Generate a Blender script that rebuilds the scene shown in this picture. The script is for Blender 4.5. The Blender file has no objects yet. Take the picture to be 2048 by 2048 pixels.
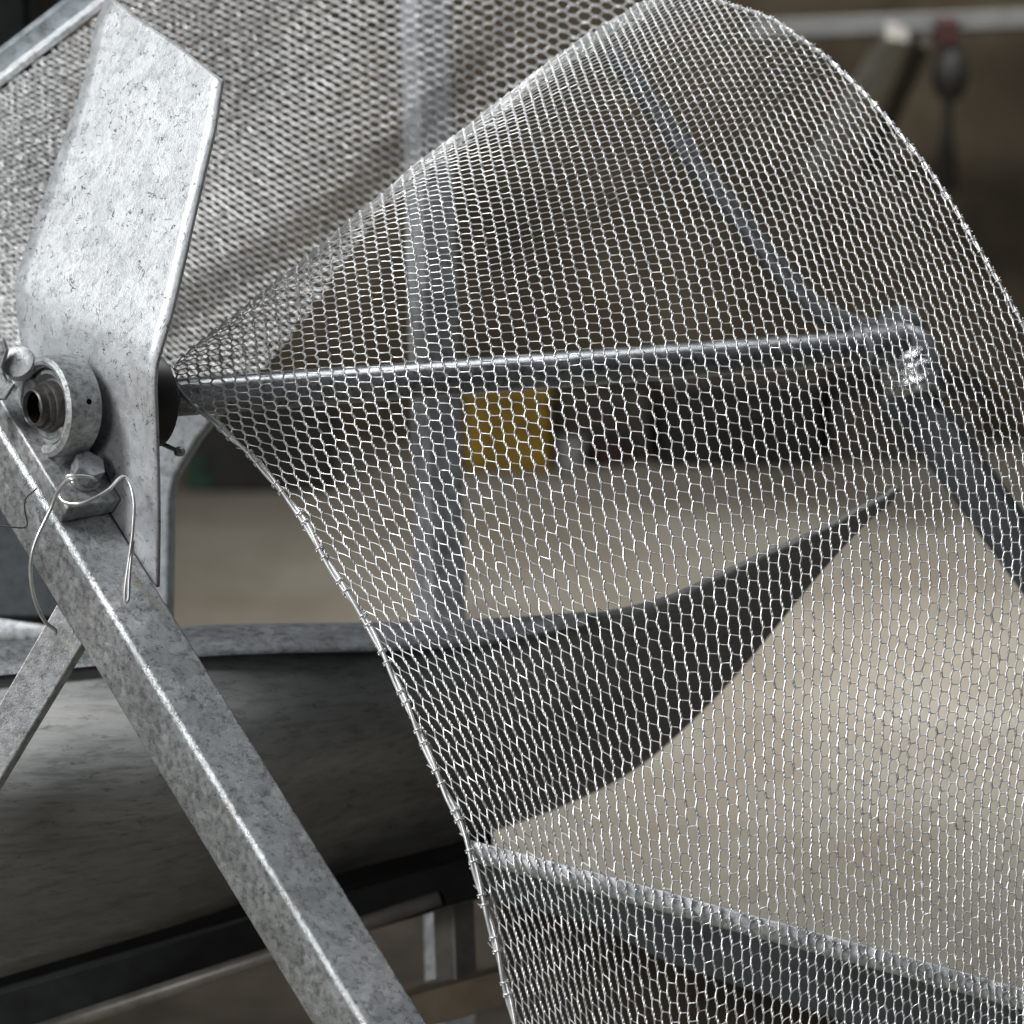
import bpy, bmesh, math, random
import numpy as np
from mathutils import Vector, Matrix

random.seed(7)
rng = np.random.default_rng(11)
S = bpy.context.scene
COL = S.collection

# ------------------------------------------------------------------ camera
LENS = 150.0
FPX = 2048 * LENS / 36.0
D0 = 3.84                       # distance of the sharp plane (bearing, plate)
CAM = np.array([0.0, 0.0, 1.9])
PITCH = math.radians(14.0)
RIGHT = np.array([1.0, 0, 0])
FWD = np.array([0, math.cos(PITCH), -math.sin(PITCH)])
UP = np.array([0, math.sin(PITCH), math.cos(PITCH)])

cd = bpy.data.cameras.new('camera')
cam = bpy.data.objects.new('camera', cd)
COL.objects.link(cam)
cam.location = CAM
cam.rotation_euler = (math.pi / 2 - PITCH, 0, 0)
cd.lens = LENS
cd.sensor_width = 36
cd.clip_start = 0.05
cd.clip_end = 200
cd.dof.use_dof = True
cd.dof.focus_distance = D0
cd.dof.aperture_fstop = 5.0
cd.dof.aperture_blades = 7
S.camera = cam

# ------------------------------------------------------------------ world, lamps, exposure
w = bpy.data.worlds.new('World'); S.world = w; w.use_nodes = True
bg = w.node_tree.nodes['Background']
bg.inputs[0].default_value = (0.80, 0.90, 1.0, 1)
bg.inputs[1].default_value = 0.045
S.view_settings.view_transform = 'Standard'
S.view_settings.look = 'None'
S.view_settings.exposure = 0.0
S.view_settings.gamma = 1.0
S.view_settings.use_curve_mapping = False
S.cycles.use_denoising = True
S.cycles.max_bounces = 6


def area_lamp(name, loc, target, size, size_y, energy, color):
    ld = bpy.data.lights.new(name, 'AREA')
    ld.shape = 'RECTANGLE'; ld.size = size; ld.size_y = size_y
    ld.energy = energy; ld.color = color
    o = bpy.data.objects.new(name, ld); COL.objects.link(o)
    o.location = loc
    d = Vector(target) - Vector(loc)
    o.rotation_euler = d.to_track_quat('-Z', 'Y').to_euler()
    return o


area_lamp('skylight_lamp', (1.3, 6.0, 3.8), (0.3, 4.6, 0.6), 1.4, 1.0, 55, (0.96, 0.98, 1.0))
area_lamp('left_key_lamp', (-2.9, 2.6, 3.9), (-0.1, 3.9, 1.0), 0.9, 1.3, 138, (1.0, 0.995, 0.98))  # unseen area light added as the key from upper left
area_lamp('front_fill_lamp', (-2.4, 0.2, 2.2), (0.0, 3.9, 1.0), 1.4, 1.4, 52, (1.0, 0.995, 0.98))
area_lamp('ridge_glint_lamp', (-1.9, 3.2, 3.0), (-0.2, 3.8, 0.9), 0.07, 2.4, 36, (0.97, 0.99, 1.0))  # long thin light added for the glint along the leg's ridge
fl_ = area_lamp('floor_pool_lamp', (0.85, 6.9, 2.6), (0.65, 6.5, 0.0), 0.5, 0.5, 22, (0.98, 0.985, 0.985))  # unseen light added to make the bright pool on the floor
fl_.data.spread = math.radians(72)


# ------------------------------------------------------------------ maths helpers
def P(px, py, dz=0.0):
    """photo pixel + depth behind the sharp plane -> world point"""
    z = D0 + dz
    return CAM + RIGHT * ((px - 1024) / FPX * z) - UP * ((py - 1024) / FPX * z) + FWD * z


def Pn(px, py, dz):
    z = D0 + dz
    return (CAM[None] + RIGHT[None] * ((px - 1024) / FPX * z)[:, None]
            - UP[None] * ((py - 1024) / FPX * z)[:, None] + FWD[None] * z[:, None])


def ray_plane(px, py, o, n):
    d = RIGHT * ((px - 1024) / FPX) - UP * ((py - 1024) / FPX) + FWD
    t = np.dot(o - CAM, n) / np.dot(d, n)
    return CAM + d * t


def nrm(v):
    v = np.asarray(v, float)
    return v / np.linalg.norm(v)


class TPS:
    def __init__(self, pts, smooth=0.0):
        a = np.array(pts, float)
        self.c = a[:, :2] / 1000.0
        n = len(a)
        K = self.k(self.c, self.c) + np.eye(n) * smooth
        Q = np.hstack([np.ones((n, 1)), self.c])
        M = np.block([[K, Q], [Q.T, np.zeros((3, 3))]])
        self.w = np.linalg.solve(M, np.concatenate([a[:, 2], np.zeros(3)]))

    @staticmethod
    def k(a, b):
        r2 = ((a[:, None] - b[None]) ** 2).sum(-1)
        return np.where(r2 > 1e-12, r2 * np.log(np.maximum(r2, 1e-12)), 0)

    def __call__(self, x, y):
        x = np.atleast_1d(np.asarray(x, float)); y = np.atleast_1d(np.asarray(y, float))
        p = np.stack([x, y], 1) / 1000.0
        return self.k(p, self.c) @ self.w[:-3] + self.w[-3] + p @ self.w[-2:]


# ------------------------------------------------------------------ object helpers
ROOT = {}


def thing(name, label, cat, loc, group=None):
    o = bpy.data.objects.new(name, None); COL.objects.link(o)
    o.empty_display_size = 0.05
    o.location = loc
    o['label'] = label; o['category'] = cat
    if group: o['group'] = group
    ROOT[o] = np.asarray(loc, float)
    return o


def mk(name, V, F, mat, parent=None, smooth=False, bevel=0.0, solid=0.0, sub=0, seg=2, flat_angle=None):
    V = np.asarray(V, float)
    if parent is not None:
        org = ROOT[parent]
    else:
        org = np.array([(V[:, 0].min() + V[:, 0].max()) / 2, (V[:, 1].min() + V[:, 1].max()) / 2, V[:, 2].min()])
    me = bpy.data.meshes.new(name)
    me.from_pydata((V - org).tolist(), [], [tuple(int(q) for q in f) for f in F])
    me.update()
    bm = bmesh.new(); bm.from_mesh(me)
    bmesh.ops.recalc_face_normals(bm, faces=bm.faces)
    bm.to_mesh(me); bm.free()
    o = bpy.data.objects.new(name, me); COL.objects.link(o)
    if mat: me.materials.append(mat)
    if parent is not None:
        o.parent = parent
    else:
        o.location = org
    ROOT[o] = org
    if solid:
        m = o.modifiers.new('solid', 'SOLIDIFY'); m.thickness = solid; m.offset = 0
    if bevel:
        m = o.modifiers.new('bevel', 'BEVEL'); m.width = bevel; m.segments = seg; m.limit_method = 'ANGLE'
        m.angle_limit = math.radians(35)
    if sub:
        m = o.modifiers.new('sub', 'SUBSURF'); m.levels = sub; m.render_levels = sub
    if smooth:
        for p in me.polygons: p.use_smooth = True
    return o


def tag(o, label=None, cat=None, kind=None, group=None):
    if label: o['label'] = label
    if cat: o['category'] = cat
    if kind: o['kind'] = kind
    if group: o['group'] = group
    return o


def smooth_sharp(o, ang=35):
    me = o.data
    for p in me.polygons: p.use_smooth = True
    me.set_sharp_from_angle(angle=math.radians(ang))
    return o


def frame_of(t, hint):
    t = nrm(t); a = nrm(np.cross(t, hint)); b = np.cross(a, t)
    return a, b


def tube(pts, r, sides=10, caps=True, hint=None):
    """swept tube along world points; r scalar or list"""
    pts = np.asarray(pts, float); n = len(pts)
    r = np.full(n, r) if np.isscalar(r) else np.asarray(r, float)
    T = np.gradient(pts, axis=0); T /= np.linalg.norm(T, axis=1)[:, None]
    h = FWD if hint is None else hint
    V = []; F = []
    a, b = frame_of(T[0], h)
    for i in range(n):
        a = nrm(a - T[i] * np.dot(a, T[i])); b = np.cross(T[i], a)
        for k in range(sides):
            q = 2 * math.pi * k / sides
            V.append(pts[i] + r[i] * (math.cos(q) * a + math.sin(q) * b))
    for i in range(n - 1):
        for k in range(sides):
            k2 = (k + 1) % sides
            F.append((i * sides + k, i * sides + k2, (i + 1) * sides + k2, (i + 1) * sides + k))
    if caps:
        F.append(tuple(range(sides))[::-1]); F.append(tuple((n - 1) * sides + k for k in range(sides)))
    return np.array(V), F


def box(c, ax, ay, az, hx, hy, hz):
    c = np.asarray(c, float)
    V = [c + sx * hx * ax + sy * hy * ay + sz * hz * az for sx in (-1, 1) for sy in (-1, 1) for sz in (-1, 1)]
    F = [(0, 1, 3, 2), (4, 6, 7, 5), (0, 4, 5, 1), (2, 3, 7, 6), (0, 2, 6, 4), (1, 5, 7, 3)]
    return np.array(V), F


def beam(p0, p1, ax, hx, hy):
    """rectangular bar p0-p1, ax = side direction"""
    p0 = np.asarray(p0, float); p1 = np.asarray(p1, float)
    t = nrm(p1 - p0); ax = nrm(ax - t * np.dot(ax, t)); ay = np.cross(t, ax)
    return box((p0 + p1) / 2, ax, ay, t, hx, hy, np.linalg.norm(p1 - p0) / 2)


def lathe(o, axis, prof, segs=48, hint=None):
    """prof: list of (along, radius)"""
    axis = nrm(axis); a, b = frame_of(axis, FWD if hint is None else hint)
    V = []; F = []
    n = len(prof)
    for (l, r) in prof:
        for k in range(segs):
            q = 2 * math.pi * k / segs
            V.append(o + axis * l + r * (math.cos(q) * a + math.sin(q) * b))
    for i in range(n - 1):
        for k in range(segs):
            k2 = (k + 1) % segs
            F.append((i * segs + k, i * segs + k2, (i + 1) * segs + k2, (i + 1) * segs + k))
    return np.array(V), F


def prism(pts, thick_vec):
    """extrude a world polygon along thick_vec"""
    pts = np.asarray(pts, float); n = len(pts)
    V = np.vstack([pts, pts + thick_vec])
    F = [tuple(range(n)), tuple(range(2 * n - 1, n - 1, -1))]
    for i in range(n):
        j = (i + 1) % n
        F.append((i, j, n + j, n + i))
    return V, F


def grid_faces(nr, nc):
    return [(i * nc + j, i * nc + j + 1, (i + 1) * nc + j + 1, (i + 1) * nc + j) for i in range(nr - 1) for j in range(nc - 1)]


def merge(*parts):
    V = []; F = []; n = 0
    for v, f in parts:
        V.append(np.asarray(v)); F += [tuple(q + n for q in ff) for ff in f]; n += len(v)
    return np.vstack(V), F


def resample(pl, n):
    pl = np.asarray(pl, float)
    d = np.concatenate([[0], np.cumsum(np.linalg.norm(np.diff(pl, axis=0), axis=1))])
    s = np.linspace(0, d[-1], n)
    return np.stack([np.interp(s, d, pl[:, k]) for k in range(pl.shape[1])], 1)


def spline(pl, n):
    """Catmull-Rom through points then even resample"""
    pl = np.asarray(pl, float)
    q = np.vstack([2 * pl[0] - pl[1], pl, 2 * pl[-1] - pl[-2]])
    out = []
    for i in range(1, len(q) - 2):
        for t in np.linspace(0, 1, 12, endpoint=False):
            a, b, c, d = q[i - 1], q[i], q[i + 1], q[i + 2]
            out.append(0.5 * (2 * b + (c - a) * t + (2 * a - 5 * b + 4 * c - d) * t * t + (3 * b - a - 3 * c + d) * t ** 3))
    out.append(pl[-1])
    return resample(out, n)


# ------------------------------------------------------------------ materials
def new_mat(name):
    m = bpy.data.materials.new(name); m.use_nodes = True
    nt = m.node_tree; b = nt.nodes['Principled BSDF']
    return m, nt, b


def nd(nt, typ, **kw):
    n = nt.nodes.new(typ)
    for k, v in kw.items():
        if k in n.inputs: n.inputs[k].default_value = v
        else: setattr(n, k, v)
    return n


def coords(nt, scale=(1, 1, 1), rot=(0, 0, 0)):
    tc = nd(nt, 'ShaderNodeTexCoord'); mp = nd(nt, 'ShaderNodeMapping')
    mp.inputs['Scale'].default_value = scale; mp.inputs['Rotation'].default_value = rot
    nt.links.new(tc.outputs['Object'], mp.inputs['Vector'])
    return mp.outputs['Vector']


def ramp(nt, src, stops):
    r = nd(nt, 'ShaderNodeValToRGB')
    while len(r.color_ramp.elements) < len(stops): r.color_ramp.elements.new(0.5)
    for e, (p, c) in zip(r.color_ramp.elements, stops):
        e.position = p; e.color = c if len(c) == 4 else (*c, 1)
    nt.links.new(src, r.inputs['Fac'])
    return r.outputs['Color']


def mix(nt, mode, fac, a, b):
    m = nd(nt, 'ShaderNodeMix', data_type='RGBA', blend_type=mode)
    if hasattr(fac, 'is_output'): nt.links.new(fac, m.inputs[0])
    else: m.inputs[0].default_value = fac
    for s, i in ((a, 6), (b, 7)):
        if hasattr(s, 'is_output'): nt.links.new(s, m.inputs[i])
        else: m.inputs[i].default_value = (*s, 1) if len(s) == 3 else s
    return m.outputs[2]


def galvanised(name, lo, hi, scale=1.0, rough=0.42, metal=0.55, fleck=0.35, bump=0.25, spangle=0.6, vscale=95, cscale=60, tint=(0.93, 0.97, 1.0), stretch=(1, 1, 1), rot=(0, 0, 0), rust=0.0, crack=0.75, blotch=0.7):
    m, nt, b = new_mat(name); L = nt.links.new
    v = coords(nt, stretch, rot)
    big = nd(nt, 'ShaderNodeTexNoise', Scale=9 * scale, Detail=5, Roughness=0.6); L(v, big.inputs['Vector'])
    vor = nd(nt, 'ShaderNodeTexVoronoi', Scale=vscale * scale); L(v, vor.inputs['Vector'])
    warp = nd(nt, 'ShaderNodeTexNoise', Scale=120 * scale, Detail=6, Roughness=0.65); L(v, warp.inputs['Vector'])
    fine = nd(nt, 'ShaderNodeTexNoise', Scale=420 * scale, Detail=3, Roughness=0.6, Distortion=1.2); L(v, fine.inputs['Vector'])
    mid = tuple((p + q) / 2 * t for p, q, t in zip(lo, hi, tint))
    c = ramp(nt, big.outputs['Fac'], [(0.3, lo), (0.52, mid), (0.72, hi)])
    spang = ramp(nt, vor.outputs['Color'], [(0.0, (0.72,) * 3), (1.0, (1.18,) * 3)])
    c = mix(nt, 'MULTIPLY', spangle, c, spang)
    blot = ramp(nt, warp.outputs['Fac'], [(0.36, (0.55, 0.56, 0.57)), (0.5, (1, 1, 1)), (0.66, (1.25, 1.25, 1.25))])
    c = mix(nt, 'MULTIPLY', blotch, c, blot)
    fl = ramp(nt, fine.outputs['Fac'], [(0.30, (1, 1, 1)), (0.37, (0, 0, 0))])
    bw = nd(nt, 'ShaderNodeMath', operation='MULTIPLY'); L(fl, bw.inputs[0]); bw.inputs[1].default_value = fleck
    c = mix(nt, 'MIX', bw.outputs[0], c, (0.10, 0.10, 0.10))
    cr = nd(nt, 'ShaderNodeTexNoise', Scale=cscale * scale, Detail=4, Roughness=0.7, Distortion=0.8); L(v, cr.inputs['Vector'])
    cl = ramp(nt, cr.outputs['Fac'], [(0.475, (0, 0, 0)), (0.487, (1, 1, 1)), (0.493, (1, 1, 1)), (0.505, (0, 0, 0))])
    cm = nd(nt, 'ShaderNodeTexNoise', Scale=160 * scale, Detail=2); L(v, cm.inputs['Vector'])
    cmr = ramp(nt, cm.outputs['Fac'], [(0.50, (0, 0, 0)), (0.60, (crack,) * 3)])
    c = mix(nt, 'MIX', mix(nt, 'MULTIPLY', 1.0, cl, cmr), c, (0.05, 0.05, 0.05))
    if rust:
        rn = nd(nt, 'ShaderNodeTexNoise', Scale=16 * scale, Detail=8, Roughness=0.7, Distortion=0.6); L(v, rn.inputs['Vector'])
        rf = ramp(nt, rn.outputs['Fac'], [(0.60, (0, 0, 0)), (0.70, (rust,) * 3)])
        c = mix(nt, 'MIX', rf, c, (0.26, 0.17, 0.07))
    L(c, b.inputs['Base Color'])
    rr = nd(nt, 'ShaderNodeMapRange'); L(warp.outputs['Fac'], rr.inputs[0])
    rr.inputs[1].default_value = 0.3; rr.inputs[2].default_value = 0.7
    rr.inputs[3].default_value = rough - 0.10; rr.inputs[4].default_value = rough + 0.14
    L(rr.outputs[0], b.inputs['Roughness'])
    b.inputs['Metallic'].default_value = metal
    bp = nd(nt, 'ShaderNodeBump', Strength=bump, Distance=0.002)
    hh = nd(nt, 'ShaderNodeMath', operation='ADD'); L(warp.outputs['Fac'], hh.inputs[0]); L(fine.outputs['Fac'], hh.inputs[1])
    L(hh.outputs[0], bp.inputs['Height']); L(bp.outputs[0], b.inputs['Normal'])
    return m


def plain(name, col, rough=0.6, metal=0.0, var=0.25, scale=20, bump=0.1, spec=0.5):
    m, nt, b = new_mat(name); L = nt.links.new
    v = coords(nt)
    n = nd(nt, 'ShaderNodeTexNoise', Scale=scale, Detail=6, Roughness=0.6); L(v, n.inputs['Vector'])
    c = ramp(nt, n.outputs['Fac'], [(0.3, tuple(x * (1 - var) for x in col)), (0.7, tuple(min(1, x * (1 + var)) for x in col))])
    L(c, b.inputs['Base Color'])
    b.inputs['Roughness'].default_value = rough; b.inputs['Metallic'].default_value = metal
    b.inputs['Specular IOR Level'].default_value = spec
    bp = nd(nt, 'ShaderNodeBump', Strength=bump, Distance=0.002)
    L(n.outputs['Fac'], bp.inputs['Height']); L(bp.outputs[0], b.inputs['Normal'])
    return m


M_plate = galvanised('galvanised_plate', (0.44, 0.445, 0.45), (0.55, 0.553, 0.555), scale=0.9, rough=0.42, metal=0.4, fleck=0.35, bump=0.24, blotch=0.30, crack=1.0, spangle=0.55, vscale=42, cscale=44)
M_tube = galvanised('galvanised_tube', (0.33, 0.34, 0.34), (0.54,) * 3, scale=1.15, rough=0.30, metal=0.65, fleck=0.45, bump=0.42, rust=0.5, blotch=0.8, crack=1.0, spangle=1.0, vscale=60)
M_cast = galvanised('cast_housing_metal', (0.26, 0.26, 0.25), (0.50, 0.51, 0.51), scale=1.2, rough=0.42, metal=0.6, fleck=0.8, bump=0.35, rust=0.5, blotch=1.0)
M_bolt = galvanised('bolt_metal', (0.30,) * 3, (0.5,) * 3, scale=1.5, rough=0.34, metal=0.7, fleck=0.5, bump=0.1, rust=0.3)
M_brace = galvanised('brace_metal', (0.45,) * 3, (0.66,) * 3, scale=0.9, rough=0.45, metal=0.5, fleck=0.55, rust=0.3)
M_trough = galvanised('trough_sheet_metal', (0.19, 0.19, 0.186), (0.33, 0.326, 0.318), scale=0.6, rough=0.56, metal=0.3, fleck=0.5, bump=0.18, stretch=(0.30, 1, 2.2), rot=(0, 0.25, 0), blotch=0.55, spangle=0.15, rust=0.12)
M_rim = galvanised('rim_metal', (0.13, 0.13, 0.13), (0.30, 0.31, 0.32), scale=0.8, rough=0.45, metal=0.4, fleck=0.9, bump=0.5, blotch=1.0, crack=1.0)
M_pipe = galvanised('shaft_steel', (0.20, 0.204, 0.21), (0.34, 0.345, 0.355), scale=0.8, rough=0.28, metal=0.55, fleck=0.25, bump=0.1)
M_frame = galvanised('frame_steel', (0.026, 0.03, 0.033), (0.07, 0.077, 0.083), scale=0.8, rough=0.55, metal=0.2, fleck=0.3, bump=0.1)
M_post = galvanised('post_steel', (0.36, 0.37, 0.38), (0.50, 0.51, 0.52), scale=0.6, rough=0.45, metal=0.2, fleck=0.2, bump=0.1)
M_rail = galvanised('rail_steel', (0.36, 0.39, 0.41), (0.60, 0.63, 0.65), scale=0.6, rough=0.4, metal=0.5, fleck=0.2, bump=0.1)
M_strip = galvanised('strip_steel', (0.78,) * 3, (0.9,) * 3, scale=0.8, rough=0.35, metal=0.25, fleck=0.5, bump=0.3)
M_clamp = galvanised('clamp_foil', (0.75,) * 3, (0.9,) * 3, scale=0.5, rough=0.2, metal=0.9, fleck=0.0, bump=0.9)
M_dark = plain('black_oiled_metal', (0.025, 0.023, 0.02), 0.45, 0.3)
M_brass = plain('worn_collar_steel', (0.075, 0.071, 0.068), 0.4, 0.5, 0.6, 90)
M_recess = plain('recess_black', (0.004, 0.004, 0.004), 0.9, 0.0, spec=0.05)  # near black, paints shade in the bore, grease hole and trough gap
M_beam = plain('painted_black_beam', (0.009, 0.0095, 0.010), 0.7, 0.0, 0.5, 25, 0.2, 0.15)
M_guard = plain('dull_guard_paint', (0.095, 0.112, 0.115), 0.5, 0.2, 0.35, 18)
M_floor_shade = plain('floor_shade_brown', (0.028, 0.022, 0.0155), 0.75, 0.0, 0.5, 9, 0.1, 0.2)  # dark brown painted for the machine's shade on the floor
M_shaded_floor = plain('shaded_floor_brown', (0.075, 0.062, 0.045), 0.75, 0.0, 0.5, 9, 0.1, 0.2)  # brown painted for floor lying in shade
M_beamlight = plain('worn_bar_steel', (0.26, 0.25, 0.23), 0.45, 0.4, 0.3, 30)
M_wood = plain('dusty_timber', (0.20, 0.165, 0.115), 0.75, 0.0, 0.3, 14)


def wire_mat(name, col, rough, metal):
    m, nt, b = new_mat(name); L = nt.links.new
    v = coords(nt)
    n = nd(nt, 'ShaderNodeTexNoise', Scale=140, Detail=3); L(v, n.inputs['Vector'])
    c = ramp(nt, n.outputs['Fac'], [(0.3, tuple(x * 0.75 for x in col)), (0.65, col)])
    L(c, b.inputs['Base Color'])
    b.inputs['Roughness'].default_value = rough; b.inputs['Metallic'].default_value = metal
    return m


M_wire = wire_mat('zinc_wire', (0.87, 0.875, 0.88), 0.31, 0.58)
M_tie = wire_mat('tie_wire_zinc', (0.72, 0.73, 0.73), 0.3, 0.7)


def floor_mat():
    m, nt, b = new_mat('dusty_concrete'); L = nt.links.new
    v = coords(nt)
    n1 = nd(nt, 'ShaderNodeTexNoise', Scale=2.2, Detail=8, Roughness=0.62); L(v, n1.inputs['Vector'])
    n2 = nd(nt, 'ShaderNodeTexNoise', Scale=40, Detail=6, Roughness=0.7); L(v, n2.inputs['Vector'])
    n3 = nd(nt, 'ShaderNodeTexNoise', Scale=5.5, Detail=5, Roughness=0.6, Distortion=1.4); L(v, n3.inputs['Vector'])
    c = ramp(nt, n1.outputs['Fac'], [(0.3, (0.125, 0.104, 0.074)), (0.55, (0.18, 0.162, 0.128)), (0.7, (0.215, 0.198, 0.165))])
    c2 = ramp(nt, n2.outputs['Fac'], [(0.3, (0.75,) * 3), (0.7, (1.12,) * 3)])
    c = mix(nt, 'MULTIPLY', 0.8, c, c2)
    st_ = ramp(nt, n3.outputs['Fac'], [(0.60, (0, 0, 0)), (0.70, (0.45,) * 3)])
    c = mix(nt, 'MIX', st_, c, (0.085, 0.072, 0.055))
    L(c, b.inputs['Base Color'])
    b.inputs['Roughness'].default_value = 0.8
    return m


def wall_mat():
    m, nt, b = new_mat('stained_plaster'); L = nt.links.new
    v = coords(nt)
    n1 = nd(nt, 'ShaderNodeTexNoise', Scale=2.6, Detail=7, Roughness=0.62); L(v, n1.inputs['Vector'])
    c = ramp(nt, n1.outputs['Fac'], [(0.3, (0.034, 0.025, 0.0155)), (0.5, (0.088, 0.069, 0.043)), (0.68, (0.165, 0.136, 0.091))])
    L(c, b.inputs['Base Color']); b.inputs['Roughness'].default_value = 0.9
    return m


# ------------------------------------------------------------------ setting
V = [(-6, 1.5, 0), (6, 1.5, 0), (6, 8.3, 0), (-6, 8.3, 0)]
tag(mk('floor', V, [(0, 1, 2, 3)], floor_mat()), kind='structure')
WALL_Y = 8.2
V, F = box((0, WALL_Y + 0.1, 1.3), np.array([1., 0, 0]), np.array([0, 1., 0]), np.array([0, 0, 1.]), 6, 0.1, 1.4)
tag(mk('back_wall', V, F, wall_mat()), kind='structure')


def on_floor(px, py):
    d = RIGHT * ((px - 1024) / FPX) - UP * ((py - 1024) / FPX) + FWD
    return CAM + d * (-CAM[2] / d[2])


# ------------------------------------------------------------------ shaft axis and frames
SH0 = P(61, 816, 0.0)
SH1 = P(1800, 690, 0.65)
s = nrm(SH1 - SH0)
R0 = P(6, 872, 0.035)
R1 = P(728, 2048, -0.225)
t = nrm(R1 - R0)
n = nrm(np.cross(t, s))
if np.dot(n, UP) < 0: n = -n
sp = nrm(np.cross(n, t))
if np.dot(sp, s) < 0: sp = -sp


def on_shaft(px):
    """point of the shaft axis seen at column px"""
    lo, hi = -0.3, 1.2
    for _ in range(50):
        mdl = (lo + hi) / 2
        q = SH0 + (SH1 - SH0) * mdl - CAM
        x = 1024 + FPX * np.dot(q, RIGHT) / np.dot(q, FWD)
        if x < px: lo = mdl
        else: hi = mdl
    return SH0 + (SH1 - SH0) * lo


# ------------------------------------------------------------------ galvanised leg (square tube)
SIDE = 0.062
rA = R0 - t * 0.25
k_ = (0.0 - R1[2]) / t[2]
rB = R1 + t * (k_ - 0.02)
o_leg = thing('square_tube_leg', 'slanted galvanised square tube leg crossing the lower left foreground', 'leg', (*rB[:2], 0))
ctr = lambda p: p + sp * SIDE / 2 - n * SIDE / 2
V, F = beam(ctr(rA), ctr(rB), sp, SIDE / 2, SIDE / 2)
mk('square_tube', V, F, M_tube, o_leg, bevel=0.0062, seg=6, smooth=True)
V, F = box((*rB[:2], 0.006), np.array([1., 0, 0]), np.array([0, 1., 0]), np.array([0, 0, 1.]), 0.075, 0.075, 0.006)
mk('foot_plate', V, F, M_tube, o_leg, bevel=0.002)

# ------------------------------------------------------------------ pillow block bearing
hubF = on_shaft(86)                       # centre of the housing's front face
HD = 0.036
HR = 0.0465
o_b = thing('pillow_block_bearing', 'grey cast pillow block bearing bolted to the slanted tube', 'bearing', hubF - n * 0.06)
prof = [(0.004, 0.0355), (0.0, 0.0385), (-0.0005, 0.0415), (0.002, 0.0455), (0.006, HR), (HD - 0.004, HR), (HD, HR - 0.004), (HD, 0.02)]
o = mk('housing', *lathe(hubF, s, prof, 64), M_cast, o_b); smooth_sharp(o, 40); hous = o
prof = [(0.011, 0.037), (0.010, 0.0345), (0.006, 0.033), (0.0055, 0.030), (0.009, 0.028), (0.011, 0.0255), (0.010, 0.022)]
o = mk('seal_ring', *lathe(hubF, s, [(0.0035, 0.0358)] + prof, 64), M_bolt, o_b); smooth_sharp(o, 30)
prof = [(0.012, 0.0238), (0.004, 0.0235), (0.002, 0.0225), (0.0015, 0.0205), (-0.002, 0.0203), (-0.0035, 0.0195), (-0.0035, 0.0168)]
o = mk('locking_collar', *lathe(hubF, s, prof, 48), M_brass, o_b); smooth_sharp(o, 30)
# grease hole, its dark inside painted as a black disc
gh = hubF + s * 0.020
rad = nrm(-FWD * 0.75 + RIGHT * 0.5 + UP * 0.05); rad = nrm(rad - s * np.dot(rad, s))
V, F = lathe(gh + rad * (HR - 0.004), rad, [(0.0046, 0.0001), (0.0046, 0.0024), (0.003, 0.0030)], 14)
mk('grease_hole_shade_disc', V, F, M_recess, o_b)
# foot
face_o = ctr(R0) + n * SIDE / 2              # on the tube's upper face
mid = hubF + s * HD / 2
foot_c = mid - n * np.dot(mid - face_o, n)
lift = np.dot(mid - face_o, n)
print('bearing height over tube', lift)
FT = 0.020
LW = 0.030
V, F = box(foot_c + n * (FT / 2 + 0.001) - sp * 0.001 + t * 0.012, t, sp, n, 0.080, LW, FT / 2)
mk('foot', V, F, M_cast, o_b, bevel=0.0025, seg=3, smooth=True)
# pedestal web below the ring
pd = []
for a_, h_ in ((-0.046, FT * 0.8), (0.046, FT * 0.8), (0.038, lift), (-0.038, lift)):
    pd.append(foot_c + t * a_ + n * h_ - s * 0.013)
V, F = prism(pd, s * 0.028)
mk('pedestal', V, F, M_cast, o_b, bevel=0.004, seg=3, smooth=True)
for sgn, tw in ((1, 0.3), (-1, 0.7)):
    bc = foot_c + t * (0.056 * sgn + 0.006) + n * (FT + 0.001) + sp * 0.002
    V, F = lathe(bc, n, [(0, 0.0001), (0, 0.0165), (0.0030, 0.0165), (0.0032, 0.013), (0.006, 0.0125), (0.0062, 0.0001)], 28)
    wsh = mk('washer', V, F, M_bolt, o_b); smooth_sharp(wsh, 30)
    a, b_ = frame_of(n, s); ring = []
    for kk in range(6):
        q = math.pi / 3 * kk + tw
        ring.append(bc + n * 0.006 + 0.0150 * (math.cos(q) * a + math.sin(q) * b_))
    V, F = prism(ring, n * 0.0155)
    mk('hex_bolt_head', V, F, M_bolt, o_b, bevel=0.0006)
    # nut and thread end under the tube
    bc2 = bc - n * (FT + SIDE + 0.001)
    ring = [bc2 + 0.0135 * (math.cos(math.pi / 3 * kk + tw) * a + math.sin(math.pi / 3 * kk + tw) * b_) for kk in range(6)]
    V, F = merge(prism(ring, -n * 0.012), tube([bc2 - n * 0.012, bc2 - n * 0.024], 0.007, 10))
    mk('nut', V, F, M_dark, o_b)

# ------------------------------------------------------------------ shaft
o_s = thing('drum_shaft', 'grey steel pipe shaft running right from the bearing under the net', 'shaft', SH0 + np.array([0, 0, -0.02]))
a0 = SH0 + s * 0.002
L_ = np.linalg.norm(SH1 - a0)
o = mk('pipe_end', *lathe(a0, s, [(0.05, 0.0140), (0.0, 0.0145), (-0.001, 0.0155), (0.0, 0.0170), (0.02, 0.0172), (0.06, 0.0172)], 40), M_brass, o_s); smooth_sharp(o, 50)
prof = [(L_ * f, 0.0176 if f > 0.12 else 0.0172) for f in (0.05, 0.1, 0.13, 0.4, 0.7, 1.0)]
o = mk('pipe', *lathe(a0, s, prof, 32), M_pipe, o_s); smooth_sharp(o, 50)
V, F = lathe(a0, s, [(0.003, 0.0142), (0.03, 0.0136), (0.03, 0.0001)], 28)
mk('bore_shade_cup', V, F, M_recess, o_s)  # black cup paints the shade inside the hollow pipe end
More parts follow.
